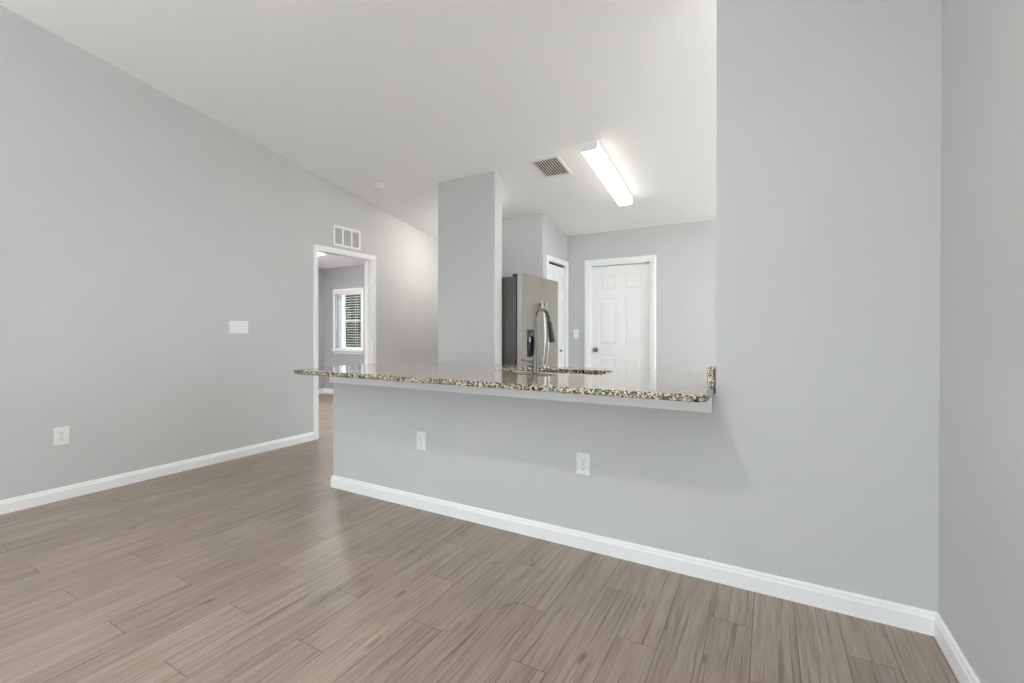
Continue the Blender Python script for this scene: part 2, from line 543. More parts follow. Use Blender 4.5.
m = MB(); base_run(m, (XR, YB), (XR, YR), -1, 0, -1, 0)
structure(m.build('baseboard_right', M_TRIM), 'white baseboard along the right wall', 'baseboard')
m = MB()
base_run(m, (XL, YF), (-3.08, YF), 0, -1, -1, -1)
base_run(m, (-2.34, YF), (-2.12, YF), 0, -1)
base_run(m, (-1.19, YF), (XK, YF), 0, -1, 0, -1)
structure(m.build('baseboard_far', M_TRIM), 'white baseboard along the far kitchen wall', 'baseboard')
m = MB()
base_run(m, (-3.08, 3.863), (-2.371, 3.863), 0, -1, 1, 1)
base_run(m, (-2.371, 3.863), (-2.371, 4.003), 1, 0, 1, 0)
base_run(m, (-3.08, YF), (-3.08, 3.863), -1, 0, -1, 1)
structure(m.build('baseboard_column', M_TRIM), 'white baseboard around the column wall', 'baseboard')
m = MB()
base_run(m, (-7.36, 5.80), (XLB, 5.80), 0, -1, -1, 0)
base_run(m, (-7.36, 1.02), (-7.36, 5.80), 1, 0, 0, -1)
structure(m.build('baseboard_bedroom', M_TRIM), 'white baseboard in the room beyond the doorway', 'baseboard')

# ------------------------------------------------------------------ door casings and doors
def casing_mb(w, h, cw, ct=0.016):
    """casing around an opening 0..w, 0..h in local xz, face at -y"""
    m = MB()
    prof = [(0, 0), (0, -ct * .55), (cw * .25, -ct * .75), (cw * .55, -ct), (cw * .9, -ct), (cw, -ct * .6), (cw, 0)]
    def piece(p0, p1, out, mit0, mit1):
        p0, p1 = Vector(p0), Vector(p1)
        d = (p1 - p0).normalized(); out = Vector(out)
        a = [m.bm.verts.new(p0 + out * t + Vector((0, y, 0)) - d * t * mit0) for t, y in prof]
        b = [m.bm.verts.new(p1 + out * t + Vector((0, y, 0)) + d * t * mit1) for t, y in prof]
        k = len(prof)
        m.bm.faces.new(a); m.bm.faces.new(b[::-1])
        for i in range(k):
            m.bm.faces.new((a[i], a[(i + 1) % k], b[(i + 1) % k], b[i]))
    piece((0, 0, 0), (0, 0, h), (-1, 0, 0), 0, 1)
    piece((w, 0, 0), (w, 0, h), (1, 0, 0), 0, 1)
    piece((0, 0, h), (w, 0, h), (0, 0, 1), 1, 1)
    return m

def jamb_mb(w, h, depth, t=0.015, stop=None):
    m = MB()
    m.box(-t, 0, 0, depth, 0, h + t)
    m.box(w, w + t, 0, depth, 0, h + t)
    m.box(0, w, 0, depth, h, h + t)
    if stop:
        s0, s1 = stop
        m.box(0, 0.012, s0, s1, 0, h); m.box(w - 0.012, w, s0, s1, 0, h); m.box(0.012, w - 0.012, s0, s1, h - 0.012, h)
    return m

# doorway in the left wall (local x -> world y, face towards +x)
d1 = bpy.data.objects.new('trim_1', None); COL.objects.link(d1)
d1.location = (XL, DY0, 0); d1.rotation_euler = (0, 0, PI / 2)
structure(d1, 'white cased doorway in the left wall under the return vent', 'doorway trim')
casing_mb(DY1 - DY0, DZ, 0.058).build('casing', M_TRIM, d1)
jamb_mb(DY1 - DY0, DZ, XL - XLB, stop=(0.045, 0.085)).build('jamb', M_TRIM, d1)
cb = casing_mb(DY1 - DY0, DZ, 0.058).build('casing', M_TRIM, d1)
cb.location = (DY1 - DY0, XL - XLB, 0); cb.rotation_euler = (0, 0, PI)

def panel_door(w, h, t, cols, rows, stile=0.11, mid=0.10):
    """moulded panel door, local x 0..w, z 0..h, face at y=0, back at y=t; rows = list of (z0, z1)"""
    m = MB()
    rec = 0.010
    m.box(0, w, rec, t, 0, h)
    xs = []
    inner = (w - 2 * stile - (cols - 1) * mid) / cols
    for i in range(cols):
        xs.append((stile + i * (inner + mid), stile + i * (inner + mid) + inner))
    m.box(0, xs[0][0], 0, rec, 0, h); m.box(xs[-1][1], w, 0, rec, 0, h)
    for i in range(cols - 1):
        m.box(xs[i][1], xs[i + 1][0], 0, rec, 0, h)
    zs = [0] + [z for r in rows for z in r] + [h]
    for (a, b) in xs:
        for i in range(0, len(zs), 2):
            m.box(a, b, 0, rec, zs[i], zs[i + 1])
        for z0, z1 in rows:
            i0, i1 = 0.012, 0.034
            q0 = [(a + i0, rec, z0 + i0), (b - i0, rec, z0 + i0), (b - i0, rec, z1 - i0), (a + i0, rec, z1 - i0)]
            q1 = [(a + i1, 0.003, z0 + i1), (b - i1, 0.003, z0 + i1), (b - i1, 0.003, z1 - i1), (a + i1, 0.003, z1 - i1)]
            A = [m.bm.verts.new(p) for p in q0]; B = [m.bm.verts.new(p) for p in q1]
            m.bm.faces.new(B)
            for k in range(4):
                m.bm.faces.new((A[k], A[(k + 1) % 4], B[(k + 1) % 4], B[k]))
    return m

def knob_mb():
    m = MB()
    m.lathe([(0.031, 0), (0.031, -0.006), (0.027, -0.010), (0.012, -0.012), (0.011, -0.028), (0.020, -0.034),
             (0.027, -0.044), (0.028, -0.052), (0.024, -0.062), (0.012, -0.067)], axis='Y', n=28)
    return m

# far six panel door
FW = FX1 - FX0
d2 = bpy.data.objects.new('door_1', None); COL.objects.link(d2)
d2.location = (FX0, YF, 0)
structure(d2, 'white six panel door in the far kitchen wall', 'door')
casing_mb(FW, FZ, 0.068).build('casing', M_TRIM, d2)
jamb_mb(FW - .024, FZ - .012, YF2 - YF, t=0.012, stop=(0.088, 0.112)).build('jamb', M_TRIM, d2, loc=(0.012, 0, 0))
dh = 2.012
lf = panel_door(FW - .03, dh, 0.036, 2, [(0.24, 0.84), (0.98, 1.58), (1.70, 1.90)], 0.105, 0.10).build('door_panel', M_DOOR, d2, loc=(0.015, 0.052, 0.006))
knob_mb().build('door_handle', M_KNOB, d2, smooth=35, loc=(0.070, 0.052, 0.925))
# pantry bifold door (local x -> world y)
PW = PY1 - PY0
d3 = bpy.data.objects.new('door_2', None); COL.objects.link(d3)
d3.location = (-2.357, PY0, 0); d3.rotation_euler = (0, 0, PI / 2)
structure(d3, 'white bifold pantry door behind the refrigerator', 'door')
casing_mb(PW, PZ, 0.062).build('casing', M_TRIM, d3)
jamb_mb(PW, PZ, 0.10, t=0.012).build('jamb', M_TRIM, d3)
for i in range(2):
    panel_door(PW / 2 - .006, 2.0, 0.03, 1, [(0.2, 0.80), (0.94, 1.56), (1.68, 1.90)], 0.055, 0).build('door_leaf', M_DOOR, d3, loc=(0.003 + i * PW / 2, 0.022, 0.012))
k = MB(); k.lathe([(0.010, 0), (0.008, -0.012), (0.016, -0.02), (0.018, -0.027), (0.010, -0.033)], axis='Y', n=20)
k.build('door_handle', M_KNOB, d3, smooth=35, loc=(PW * .74, 0.022, 0.915))
MB().box(0.0, PW, 0.03, 0.06, 2.022, 2.038).build('track_gap_shade', M_GAP_SHADE, d3)  # track gap above the leaves coloured dark to stand for its shade

# ------------------------------------------------------------------ bedroom window, blinds, trees
wn = bpy.data.objects.new('window_1', None); COL.objects.link(wn)
wn.location = (WX0, 5.80, WZ0)
structure(wn, 'white framed bedroom window seen through the doorway', 'window')
ww, wh = WX1 - WX0, WZ1 - WZ0
m = MB(); fw_ = 0.11
m.box(0, fw_, .075, .135, 0, wh); m.box(ww - fw_, ww, .075, .135, 0, wh)
m.box(fw_, ww - fw_, .075, .135, 0, .045); m.box(fw_, ww - fw_, .075, .135, wh - .045, wh)
m.box(fw_, ww - fw_, .085, .125, wh * .5 - .008, wh * .5 + .008)
m.build('window_frame', M_TRIM, wn)
MB().box(fw_, ww - fw_, .104, .108, .06, wh - .06).build('pane', M_GLASS, wn)
MB().box(-.05, ww + .05, -.045, .075, -.022, 0, .006).build('window_sill', M_TRIM, wn)
m = MB()
m.box(-.045, 0, -.012, 0, 0, wh + .05); m.box(ww, ww + .045, -.012, 0, 0, wh + .05); m.box(0, ww, -.012, 0, wh, wh + .05)
m.box(-.045, ww + .045, -.012, 0, -.07, -.022)
m.build('casing', M_TRIM, wn)
bl = thing('window_blind', 'white horizontal blind open in the bedroom window beyond the doorway', 'window blind', (WX0, 5.80, WZ1))
MB().box(.004, ww - .004, -.004, .052, -.042, -.002, .004).build('headrail', M_BLIND, bl)
m = MB()
z = -.062
while z > -(wh - .05):
    t = -0.03
    cs, sn = .024 * math.cos(t), .024 * math.sin(t)
    m.poly([(.006, .028 - cs, z - sn), (.006, .028, z + .003), (.006, .028 + cs, z + sn), (.006, .028 + cs, z + sn + .0025), (.006, .028, z + .0055), (.006, .028 - cs, z - sn + .0025)], (ww - .012, 0, 0))
    z -= .046
m.build('slats', M_BLIND, bl)
MB().box(.006, ww - .006, .006, .050, -wh + .004, -wh + .026, .003).build('bottom_rail', M_BLIND, bl)
for x in (.17, ww - .17):
    for y in (.002, .054):
        m = MB(); m.box(x - .001, x + .001, y, y + .002, -wh + .026, -.04); m.build('ladder_cord', M_BLIND, bl)
m = MB(); m.tube([(.05, -.008, -.06), (.05, -.010, -.7)], .004, 8); m.build('tilt_wand', M_BLIND, bl)

def tree(name, label, x, y, r, zc, h, n, sc):
    t = thing(name, label, 'tree', (x, y, -0.15), group='trees outside the bedroom window')
    m = MB()
    m.tube([(0, 0, 0), (.05, .02, h * .3), (-.03, .05, h * .6), (.02, 0, h)], [.11, .09, .06, .02], 10)
    for q in range(7):
        a = q * 2.4; z = h * (.3 + .08 * q)
        m.tube([(0, 0, z), (r * .4 * math.cos(a), r * .4 * math.sin(a), z + .3), (r * .8 * math.cos(a), r * .8 * math.sin(a), z + .45)], [.04, .025, .008], 6)
    m.build('trunk', M_BARK, t)
    bm = bmesh.new(); rg = random.Random(name + label)
    blobs = [(rg.uniform(-1, 1) * r * .7, rg.uniform(-1, 1) * r * .7, rg.uniform(.12, 1.0) * h, rg.uniform(.35, .6) * r) for _ in range(16)]
    for _ in range(n):
        bx, by, bz, br = rg.choice(blobs)
        v = Vector((rg.gauss(0, 1), rg.gauss(0, 1), rg.gauss(0, 1))).normalized() * br * (rg.random() ** .4)
        p = Vector((bx, by, max(.1, bz + v.z))) + Vector((v.x, v.y, 0))
        R = Matrix.Rotation(rg.uniform(0, 6.3), 3, 'Z') @ Matrix.Rotation(rg.uniform(-1.2, 1.2), 3, 'X')
        l = sc * rg.uniform(.7, 1.3)
        q = [(0, 0, 0), (l * .3, l * .5, l * .08), (0, l, 0), (-l * .3, l * .5, l * .08)]
        bm.faces.new([bm.verts.new(p + R @ Vector(c)) for c in q])
    me = bpy.data.meshes.new('leaves'); bm.to_mesh(me); bm.free(); me.materials.append(M_LEAF)
    o = bpy.data.objects.new('leaves', me); COL.objects.link(o); o.parent = t
    return t
tree('leafy_tree', 'yellow green leafy tree seen through the bedroom window blind', -9.7, 8.6, 1.0, 1.6, 2.5, 11000, .12)
tree('leafy_tree', 'dark leafy tree behind the one at the bedroom window', -12.6, 11.6, 1.7, 1.8, 4.0, 12000, .17)
structure(MB().box(-16, 10, -16, 18, -.30, -.15).build('ground', M_GRASS), 'lawn outside the house', 'ground')
structure(MB().box(-9, 9, -9.5, YR - .12, -.15, -.04).build('ground_patio', M_PATIO), 'unseen concrete patio behind the house, widened to bounce daylight inside', 'patio')  # unseen patio, widened and pale so neutral daylight bounces indoors

structure(MB().box(XK + .12, 9, -4.12, 9, -.15, -.05).build('ground_side_patio', M_PATIO), 'added concrete patio beside the kitchen, unseen, bounces daylight inside', 'patio')  # unseen patio added to bounce sunlight up to the kitchen ceiling
# added rear sliding door (unseen behind the camera, brings in daylight)
w2 = bpy.data.objects.new('window_2', None); COL.objects.link(w2)
w2.location = (GX0, YR, 0)
structure(w2, 'wide sliding glass door added for daylight, unseen behind the camera', 'sliding door')
m = MB(); gw = GX1 - GX0
m.box(0, gw, -.10, -.02, GZ - .05, GZ); m.box(0, gw, -.10, -.02, 0, .03)
for x in (0, gw / 3 - .025, 2 * gw / 3 - .025, gw - .05):
    m.box(x, x + .05, -.09, -.03, .03, GZ - .05)
m.build('window_frame', M_TRIM, w2)
MB().box(.05, gw - .05, -.062, -.056, .03, GZ - .05).build('pane', M_GLASS, w2)
w3 = bpy.data.objects.new('window_3', None); COL.objects.link(w3)  # added unseen window, lights the kitchen from the right
w3.location = (XK, KY0, KZ0)
structure(w3, 'kitchen window added for daylight, hidden right of the opening', 'window')
m = MB(); kw, kh = KY1 - KY0, KZ1 - KZ0
for (a, b_) in ((0, .05), (kw / 2 - .03, kw / 2 + .03), (kw - .05, kw)):
    m.box(.03, .09, a, b_, 0, kh)
m.box(.03, .09, .05, kw - .05, 0, .05); m.box(.03, .09, .05, kw - .05, kh - .05, kh)
m.build('window_frame', M_TRIM, w3)
MB().box(.057, .062, .05, kw - .05, .05, kh - .05).build('pane', M_GLASS, w3)
MB().box(-.05, .03, -.04, kw + .04, -.02, 0, .004).build('window_sill', M_TRIM, w3)
portal('portal_kitchen', (XK + .125, (KY0 + KY1) / 2, (KZ0 + KZ1) / 2), (0, PI / 2, 0), kh, kw)
portal('portal_rear', ((GX0 + GX1) / 2, YR - .13, GZ / 2), (-PI / 2, 0, 0), gw, GZ)
portal('portal_bedroom', ((WX0 + WX1) / 2, 5.945, (WZ0 + WZ1) / 2), (PI / 2, 0, 0), ww, wh)

# ------------------------------------------------------------------ pass-through trim and granite counter
m = MB()
m.box(-2.850, XJ - .012, YB - .019, YB, 0.785, ZC - .03, .002)
m.box(-2.850, -2.831, YB, YB2, 0.785, ZC - .03, .002)
structure(m.build('trim_2', M_TRIM), 'white board running under the granite counter', 'trim')

def rounded(pts, n=8):
    out = []
    k = len(pts)
    for i, (x, y, r) in enumerate(pts):
        p = Vector((x, y, 0))
        if r == 0: out.append(p); continue
        a = (Vector((*pts[i - 1][:2], 0)) - p).normalized()
        b = (Vector((*pts[(i + 1) % k][:2], 0)) - p).normalized()
        half = a.angle(b) / 2
        t = r / math.tan(half)
        ctr = p + (a + b).normalized() * (r / math.sin(half))
        s, e = p + a * t - ctr, p + b * t - ctr
        a0 = math.atan2(s.y, s.x); a1 = math.atan2(e.y, e.x)
        dd = (a1 - a0 + PI) % (2 * PI) - PI
        for q in range(n + 1):
            tt = a0 + dd * q / n
            out.append(ctr + Vector((r * math.cos(tt), r * math.sin(tt), 0)))
    return out

SX0, SX1, SY0, SY1 = -1.63, -0.89, 2.61, 2.98
def slab_with_hole(outer, hole, z0, z1, ease=0.004):
    """horizontal slab with an eased edge and one hole"""
    m = MB(); bm = m.bm
    def loop(pts, z): return [bm.verts.new((p.x, p.y, z)) for p in pts]
    def inset(pts, d):
        n = len(pts); res = []
        for i in range(n):
            a = (pts[i] - pts[i - 1]); b = (pts[(i + 1) % n] - pts[i])
            na = Vector((-a.y, a.x, 0)).normalized(); nb = Vector((-b.y, b.x, 0)).normalized()
            v = (na + nb)
            v = v / max(v.length_squared / 2, .2)
            res.append(pts[i] + v * d)
        return res
    def side(a, b):
        n = len(a)
        for i in range(n): bm.faces.new((a[i], a[(i + 1) % n], b[(i + 1) % n], b[i]))
    def rim(pts, sgn):
        i = inset(pts, sgn * ease)
        L = [loop(i, z0), loop(pts, z0 + ease), loop(pts, z1 - ease), loop(i, z1)]
        for a, b in zip(L, L[1:]): side(a, b)
        return L[0], L[-1]
    ob, ot = rim(outer, 1)
    hb, ht = rim(hole, 1)
    for o_, h_ in ((ot, ht), (ob, hb)):
        es = []
        for lp in (o_, h_):
            n = len(lp)
            for i in range(n):
                e = bm.edges.get((lp[i], lp[(i + 1) % n]))
                es.append(e)
        bmesh.ops.triangle_fill(bm, use_beauty=True, use_dissolve=True, edges=es)
    return m
outer = rounded([(-2.862, 2.0, .014), (XJ - .004, 2.0, .06), (XJ - .004, 3.175, 0), (-2.862, 3.175, .04)])
hole = rounded([(SX0, SY0, .06), (SX0, SY1, .06), (SX1, SY1, .06), (SX1, SY0, .06)])
ct = slab_with_hole(outer, hole, ZC - .03, ZC).build('granite_countertop', M_GRANITE)
tag(ct, 'brown black speckled granite countertop with rounded corners on the bar wall', 'countertop')
m = MB()
m.box(XJ - .036, XJ - .004, YB + .002, YB2 + .0, ZC + .0005, ZC + .096, .003)
tag(m.build('side_splash', M_GRANITE), 'short upright granite strip on the counter against the wall end', 'splash guard')

# base cabinet holding the kitchen side of the counter
cb = thing('base_cabinet', 'white base cabinet under the kitchen side of the counter', 'cabinet', (-2.80, YB2 + .002, 0))
L_ = 2.56
m = MB()
m.box(0, .018, 0, .62, .09, .868); m.box(L_ - .018, L_, 0, .62, .09, .868); m.box(.018, L_ - .018, 0, .012, .09, .868)
m.box(.018, L_ - .018, .012, .62, .09, .108); m.box(.018, L_ - .018, .03, .55, 0, .09)
m.box(.85, .868, .012, .62, .108, .868); m.box(1.98, 1.998, .012, .62, .108, .868)
m.build('cabinet_body', M_CAB, cb)
for i in range(5):
    x0 = .004 + i * (L_ / 5)
    dr = MB(); dr.box(x0, x0 + L_ / 5 - .008, .620, .638, .10, .86, .002)
    dd = dr.build('cabinet_door', M_CAB, cb)
    h_ = MB(); xx = x0 + L_ / 5 - .05
    h_.tube([(xx, .638, .70), (xx, .662, .70), (xx, .662, .82), (xx, .638, .82)], .005, 10)
    hh = h_.build('handle', M_KNOB, dd, smooth=50)

# undermount sink
sk = thing('kitchen_sink', 'stainless undermount sink set into the granite counter', 'sink', ((SX0 + SX1) / 2, (SY0 + SY1) / 2, ZC - .031))
def bowl(w_, d_, dep):
    m = MB(); bm = m.bm
    rings = []
    for s, z, r in ((.012, 0, .066), (-.004, 0, .06), (-.008, -.01, .06), (-.020, -dep + .03, .06), (-.045, -dep, .05)):
        a, b = w_ / 2 + s, d_ / 2 + s
        pts = rounded([(-a, -b, r), (a, -b, r), (a, b, r), (-a, b, r)], 6)
        rings.append([bm.verts.new((p.x, p.y, z)) for p in pts])
    for A, B in zip(rings, rings[1:]):
        n = len(A)
        for i in range(n): bm.faces.new((A[i], A[(i + 1) % n], B[(i + 1) % n], B[i]))
    bm.faces.new(rings[-1])
    return m
o = bowl(SX1 - SX0, SY1 - SY0, .2).build('basin', M_SINK, sk, smooth=40)
sm = o.modifiers.new('thickness', 'SOLIDIFY'); sm.thickness = .0015
m = MB(); m.lathe([(.045, 0), (.045, .003), (.030, .004), (.028, -.004), (.004, -.004)], (0, 0, -.199), n=24)
m.build('drain', M_CHROME, sk, smooth=35)

# pull-down faucet
fa = thing('kitchen_faucet', 'tall brushed nickel gooseneck faucet with dark spray head behind the bar', 'faucet', (-1.240, 2.500, ZC))
m = MB(); m.lathe([(.030, 0), (.030, .004), (.021, .010), (.0175, .05), (.017, .11), (.016, .118), (.013, .122)], n=28)
m.build('faucet_body', M_FAUCET, fa, smooth=35)
R = .103
path = [(0, 0, .115), (0, 0, .20), (0, 0, .30)]
for q in range(1, 25):
    t = PI - q / 24 * (PI * .92)
    path.append((0, R + R * math.cos(t), .30 + R * math.sin(t)))
last = Vector(path[-1]); dirv = (last - Vector(path[-2])).normalized()
m = MB(); m.tube(path, .0112, 16); m.build('spout', M_FAUCET, fa, smooth=50)
p2 = last + dirv * .135
m = MB(); m.tube([last - dirv * .004, last + dirv * .02, last + dirv * .05, last + dirv * .10, p2], [.0130, .0155, .0165, .0195, .0205], 18)
m.build('spray_head', M_DARKMETAL, fa, smooth=40)['label'] = 'dark tapered pull-down spray head'
m = MB()
m.tube([(-.018, 0, .075), (-.042, 0, .078)], .0105, 14)
m.tube([(-.036, 0, .078), (-.060, -.004, .081), (-.095, -.008, .088)], [.0070, .0060, .0050], 12)
m.build('lever_handle', M_FAUCET, fa, smooth=40)
pl = rounded([(-.125, -.031, .03), (.125, -.031, .03), (.125, .031, .03), (-.125, .031, .03)])
m = MB(); m.poly([(p.x, p.y, 0) for p in pl], (0, 0, .005)); m.build('deck_plate', M_FAUCET, fa)

# ------------------------------------------------------------------ refrigerator (doors face +x)
FY0, FY1, FXF = 4.030, 4.930, -2.150
fr = thing('refrigerator', 'stainless french door refrigerator with water dispenser beside the column wall', 'refrigerator', (-2.55, 4.48, 0))
fr_o = Vector((-2.55, 4.48, 0))
def fb(x0, x1, y0, y1, z0, z1, bevel=0.0, m=None, seg=2):
    m = m or MB()
    m.box(x0 - fr_o.x, x1 - fr_o.x, y0 - fr_o.y, y1 - fr_o.y, z0, z1, bevel, seg)
    return m
fb(-2.93, -2.222, FY0, FY1, .03, 1.722, .004).build('body', M_FSIDE, fr)['label'] = 'charcoal painted side panels and top'
for x in (-2.88, -2.28):
    for y in (FY0 + .07, FY1 - .07):
        m = MB(); m.lathe([(.022, 0), (.022, .03)], (x - fr_o.x, y - fr_o.y, 0), n=16); m.build('foot', M_BLACK, fr)
fb(-2.222, -2.208, FY0 + .030, FY1 - .030, .07, 1.70).build('gasket_gap_fill', M_BLACK, fr)
fb(-2.24, -2.205, FY0 + .03, FY1 - .03, .03, .068).build('kick_grille', M_BLACK, fr)
YS = 4.455
def fridge_door(name, y0, y1, z0, z1):
    o = fb(-2.208, FXF, y0, y1, z0, z1, .006, seg=3).build(name, M_STEEL, fr)
    return o
# dispenser door is built around its recess
DX = (4.135, 4.320, 0.900, 1.185)
m = MB()
fb(-2.208, -2.195, FY0 + .003, YS - .005, .760, 1.752, 0, m)
fb(-2.195, FXF, FY0 + .003, DX[0], .760, 1.752, 0, m)
fb(-2.195, FXF, DX[1], YS - .005, .760, 1.752, 0, m)
fb(-2.195, FXF, DX[0], DX[1], .760, DX[2], 0, m)
fb(-2.195, FXF, DX[0], DX[1], DX[3], 1.752, 0, m)
dl = m.build('door', M_STEEL, fr)
dr = fridge_door('door', YS + .005, FY1 - .003, .760, 1.752)
dz = fridge_door('freezer_drawer', FY0 + .003, FY1 - .003, .075, .752)
fb(-2.208, FXF - .010, YS - .005, YS + .005, .764, 1.740).build('gasket_gap_fill', M_BLACK, fr)  # black strip put in to darken the gap between the doors
# bright edge strip down the near side of the left door
fb(-2.207, FXF - .004, FY0 + .0012, FY0 + .003, .764, 1.748).build('door_edge', M_FEDGE, dl)
# water and ice dispenser
m = MB()
fb(-2.195, FXF - .002, DX[0], DX[0] + .006, DX[2], DX[3], 0, m); fb(-2.195, FXF - .002, DX[1] - .006, DX[1], DX[2], DX[3], 0, m)
fb(-2.195, -2.189, DX[0] + .006, DX[1] - .006, DX[2], DX[3], 0, m)
fb(-2.189, FXF + .002, DX[0] + .006, DX[1] - .006, DX[3] - .075, DX[3], .002, m)
fb(-2.189, FXF + .004, DX[0] + .006, DX[1] - .006, DX[2], DX[2] + .012, .002, m)
fb(-2.186, -2.168, DX[0] + .06, DX[1] - .06, DX[2] + .08, DX[3] - .085, .003, m)
m.build('dispenser', M_BLACK, dl)
m = fb(-2.186, -2.160, DX[0] + .075, DX[1] - .075, DX[3] - .13, DX[3] - .078, .004)
m.build('dispenser', M_FEDGE, dl).name = 'spout'
def door_handle(parent, y, z0, z1, bow):
    m = MB(); pts = []
    for q in range(17):
        t = q / 16
        pts.append((FXF + .038 + bow * math.sin(PI * t) - fr_o.x, y - fr_o.y, z0 + (z1 - z0) * t))
    m.tube(pts, .0125, 14)
    for z in (z0 + .02, z1 - .02):
        m.tube([(FXF - fr_o.x - .001, y - fr_o.y, z), (FXF + .042 - fr_o.x, y - fr_o.y, z)], .013, 12)
    o = m.build('handle', M_CHROME, parent, smooth=50)
door_handle(dl, YS - .045, .80, 1.48, .035)
door_handle(dr, YS + .045, .80, 1.48, .035)
m = MB()
m.tube([(FXF + .05 - fr_o.x, FY0 + .10 - fr_o.y, .66), (FXF + .065 - fr_o.x, 0, .66), (FXF + .05 - fr_o.x, FY1 - .10 - fr_o.y, .66)], .0125, 14)
for y in (FY0 + .12, FY1 - .12):
    m.tube([(FXF - .001 - fr_o.x, y - fr_o.y, .66), (FXF + .052 - fr_o.x, y - fr_o.y, .66)], .013, 12)
m.build('handle', M_CHROME, dz, smooth=50)
for y0 in (FY0 + .006, FY1 - .056):
    fb(-2.265, -2.2095, y0, y0 + .05, 1.7225, 1.748, .004).build('hinge_cover', M_BLACK, fr)

# ------------------------------------------------------------------ kitchen ceiling light (wraparound)
SL = math.atan(CB)                       # ceiling slope about x: descends with +y
lx, ly = -1.333, 4.275
lt = thing('ceiling_light', 'long lit fluorescent fixture on the sloped kitchen ceiling', 'ceiling light', (lx, ly, ch(ly)), rot=(-SL, 0, 0))
HL, HW, HD = .585, .074, .085
MB().box(-HW - .006, HW + .006, -HL, HL, -.022, -.001, .002).build('housing', M_PLATE, lt)
prof = [(-HW, -.022), (-HW, -HD * .75), (-HW + .012, -HD), (HW - .012, -HD), (HW, -HD * .75), (HW, -.022)]
low = [(-HW, -HD * .75), (-HW + .012, -HD), (HW - .012, -HD), (HW, -HD * .75)]
m = MB(); m.xz(low, -HL + .012, HL - .012); m.build('diffuser', M_LAMP_K, lt)
m = MB(); m.xz([(-HW, -.022), (-HW, -HD * .75), (HW, -HD * .75), (HW, -.022)], -HL + .012, HL - .012); m.build('side_lens', M_LAMP_S, lt)
for s in (-1, 1):
    y0, y1 = (s * HL, s * (HL - .012)) if s < 0 else (s * (HL - .012), s * HL)
    m = MB(); m.xz([(p[0] * 1.03, p[1] * 1.02 - .0005) for p in prof], y0, y1)
    m.build('end_cap', M_PLATE, lt)

# ------------------------------------------------------------------ ceiling vent in the kitchen (rests on the slope)
vx, vy = -1.815, 3.985
vt = thing('ceiling_vent', 'small white slatted air vent on the ceiling beside the long light', 'vent', (vx, vy, ch(vy)), rot=(-SL, 0, 0))
HX, HY = .118, .150
m = MB()
f0 = .030
m.box(-HX - f0, -HX, -HY - f0, HY + f0, -.010, -.001, .002); m.box(HX, HX + f0, -HY - f0, HY + f0, -.010, -.001, .002)
m.box(-HX, HX, -HY - f0, -HY, -.010, -.001, .002); m.box(-HX, HX, HY, HY + f0, -.010, -.001, .002)
m.build('frame', M_PLATE, vt)
MB().box(-HX, HX, -HY, HY, -.003, -.001).build('duct_shade_panel', M_GAP_SHADE, vt)  # dark panel under the uncut ceiling stands for shade inside the duct
for q in range(9):
    x = -HX + .013 + q * (2 * HX - .012) / 9
    m = MB()
    m.poly([(x + .0060, -HY, -.013), (x + .0130, -HY, -.012), (x + .0020, -HY, -.003), (x - .0050, -HY, -.003)], (0, 2 * HY, 0))
    m.build('slat', M_PLATE, vt)

# ------------------------------------------------------------------ smoke detector
sx_, sy_ = -3.756, 3.672
sd = thing('smoke_detector', 'small round white smoke detector on the ceiling near the left wall', 'smoke detector', (sx_, sy_, ch(sy_)), rot=(-SL, 0, 0))
m = MB(); m.lathe([(.060, -.001), (.060, -.010), (.057, -.013)], n=32); m.build('base', M_PLATE, sd, smooth=35)
m = MB(); m.lathe([(.052, -.013), (.052, -.024), (.044, -.034), (.022, -.037), (.018, -.034)], n=32); m.build('cover', M_PLATE, sd, smooth=35)

# ------------------------------------------------------------------ return grille on the left wall
rg = thing('return_vent', 'white return air grille with three panels above the doorway', 'vent', (XL, 3.660, 2.2485), rotz=PI / 2)
gw2, gh2 = .392, .234
m = MB()
for (x0, x1, z0, z1) in ((-gw2 / 2, -gw2 / 2 + .026, -gh2 / 2, gh2 / 2), (gw2 / 2 - .026, gw2 / 2, -gh2 / 2, gh2 / 2),
                         (-gw2 / 2 + .026, gw2 / 2 - .026, gh2 / 2 - .026, gh2 / 2), (-gw2 / 2 + .026, gw2 / 2 - .026, -gh2 / 2, -gh2 / 2 + .026),
                         (-.074, -.052, -gh2 / 2 + .026, gh2 / 2 - .026), (.052, .074, -gh2 / 2 + .026, gh2 / 2 - .026)):
    m.box(x0, x1, -.012, -.0005, z0, z1, .002)
m.build('frame', M_PLATE, rg)
MB().box(-gw2 / 2 + .026, gw2 / 2 - .026, -.003, -.0005, -gh2 / 2 + .026, gh2 / 2 - .026).build('backing', M_GRILLE, rg)
for (a, b) in ((-gw2 / 2 + .026, -.074), (-.052, .052), (.074, gw2 / 2 - .026)):
    m = MB()
    z = -gh2 / 2 + .032
    while z < gh2 / 2 - .03:
        m.poly([(a, -.010, z), (a, -.009, z + .0015), (a, -.003, z - .004), (a, -.003, z - .006)], (b - a, 0, 0))
        z += .0115
    m.build('louver_panel', M_GRILLE, rg)

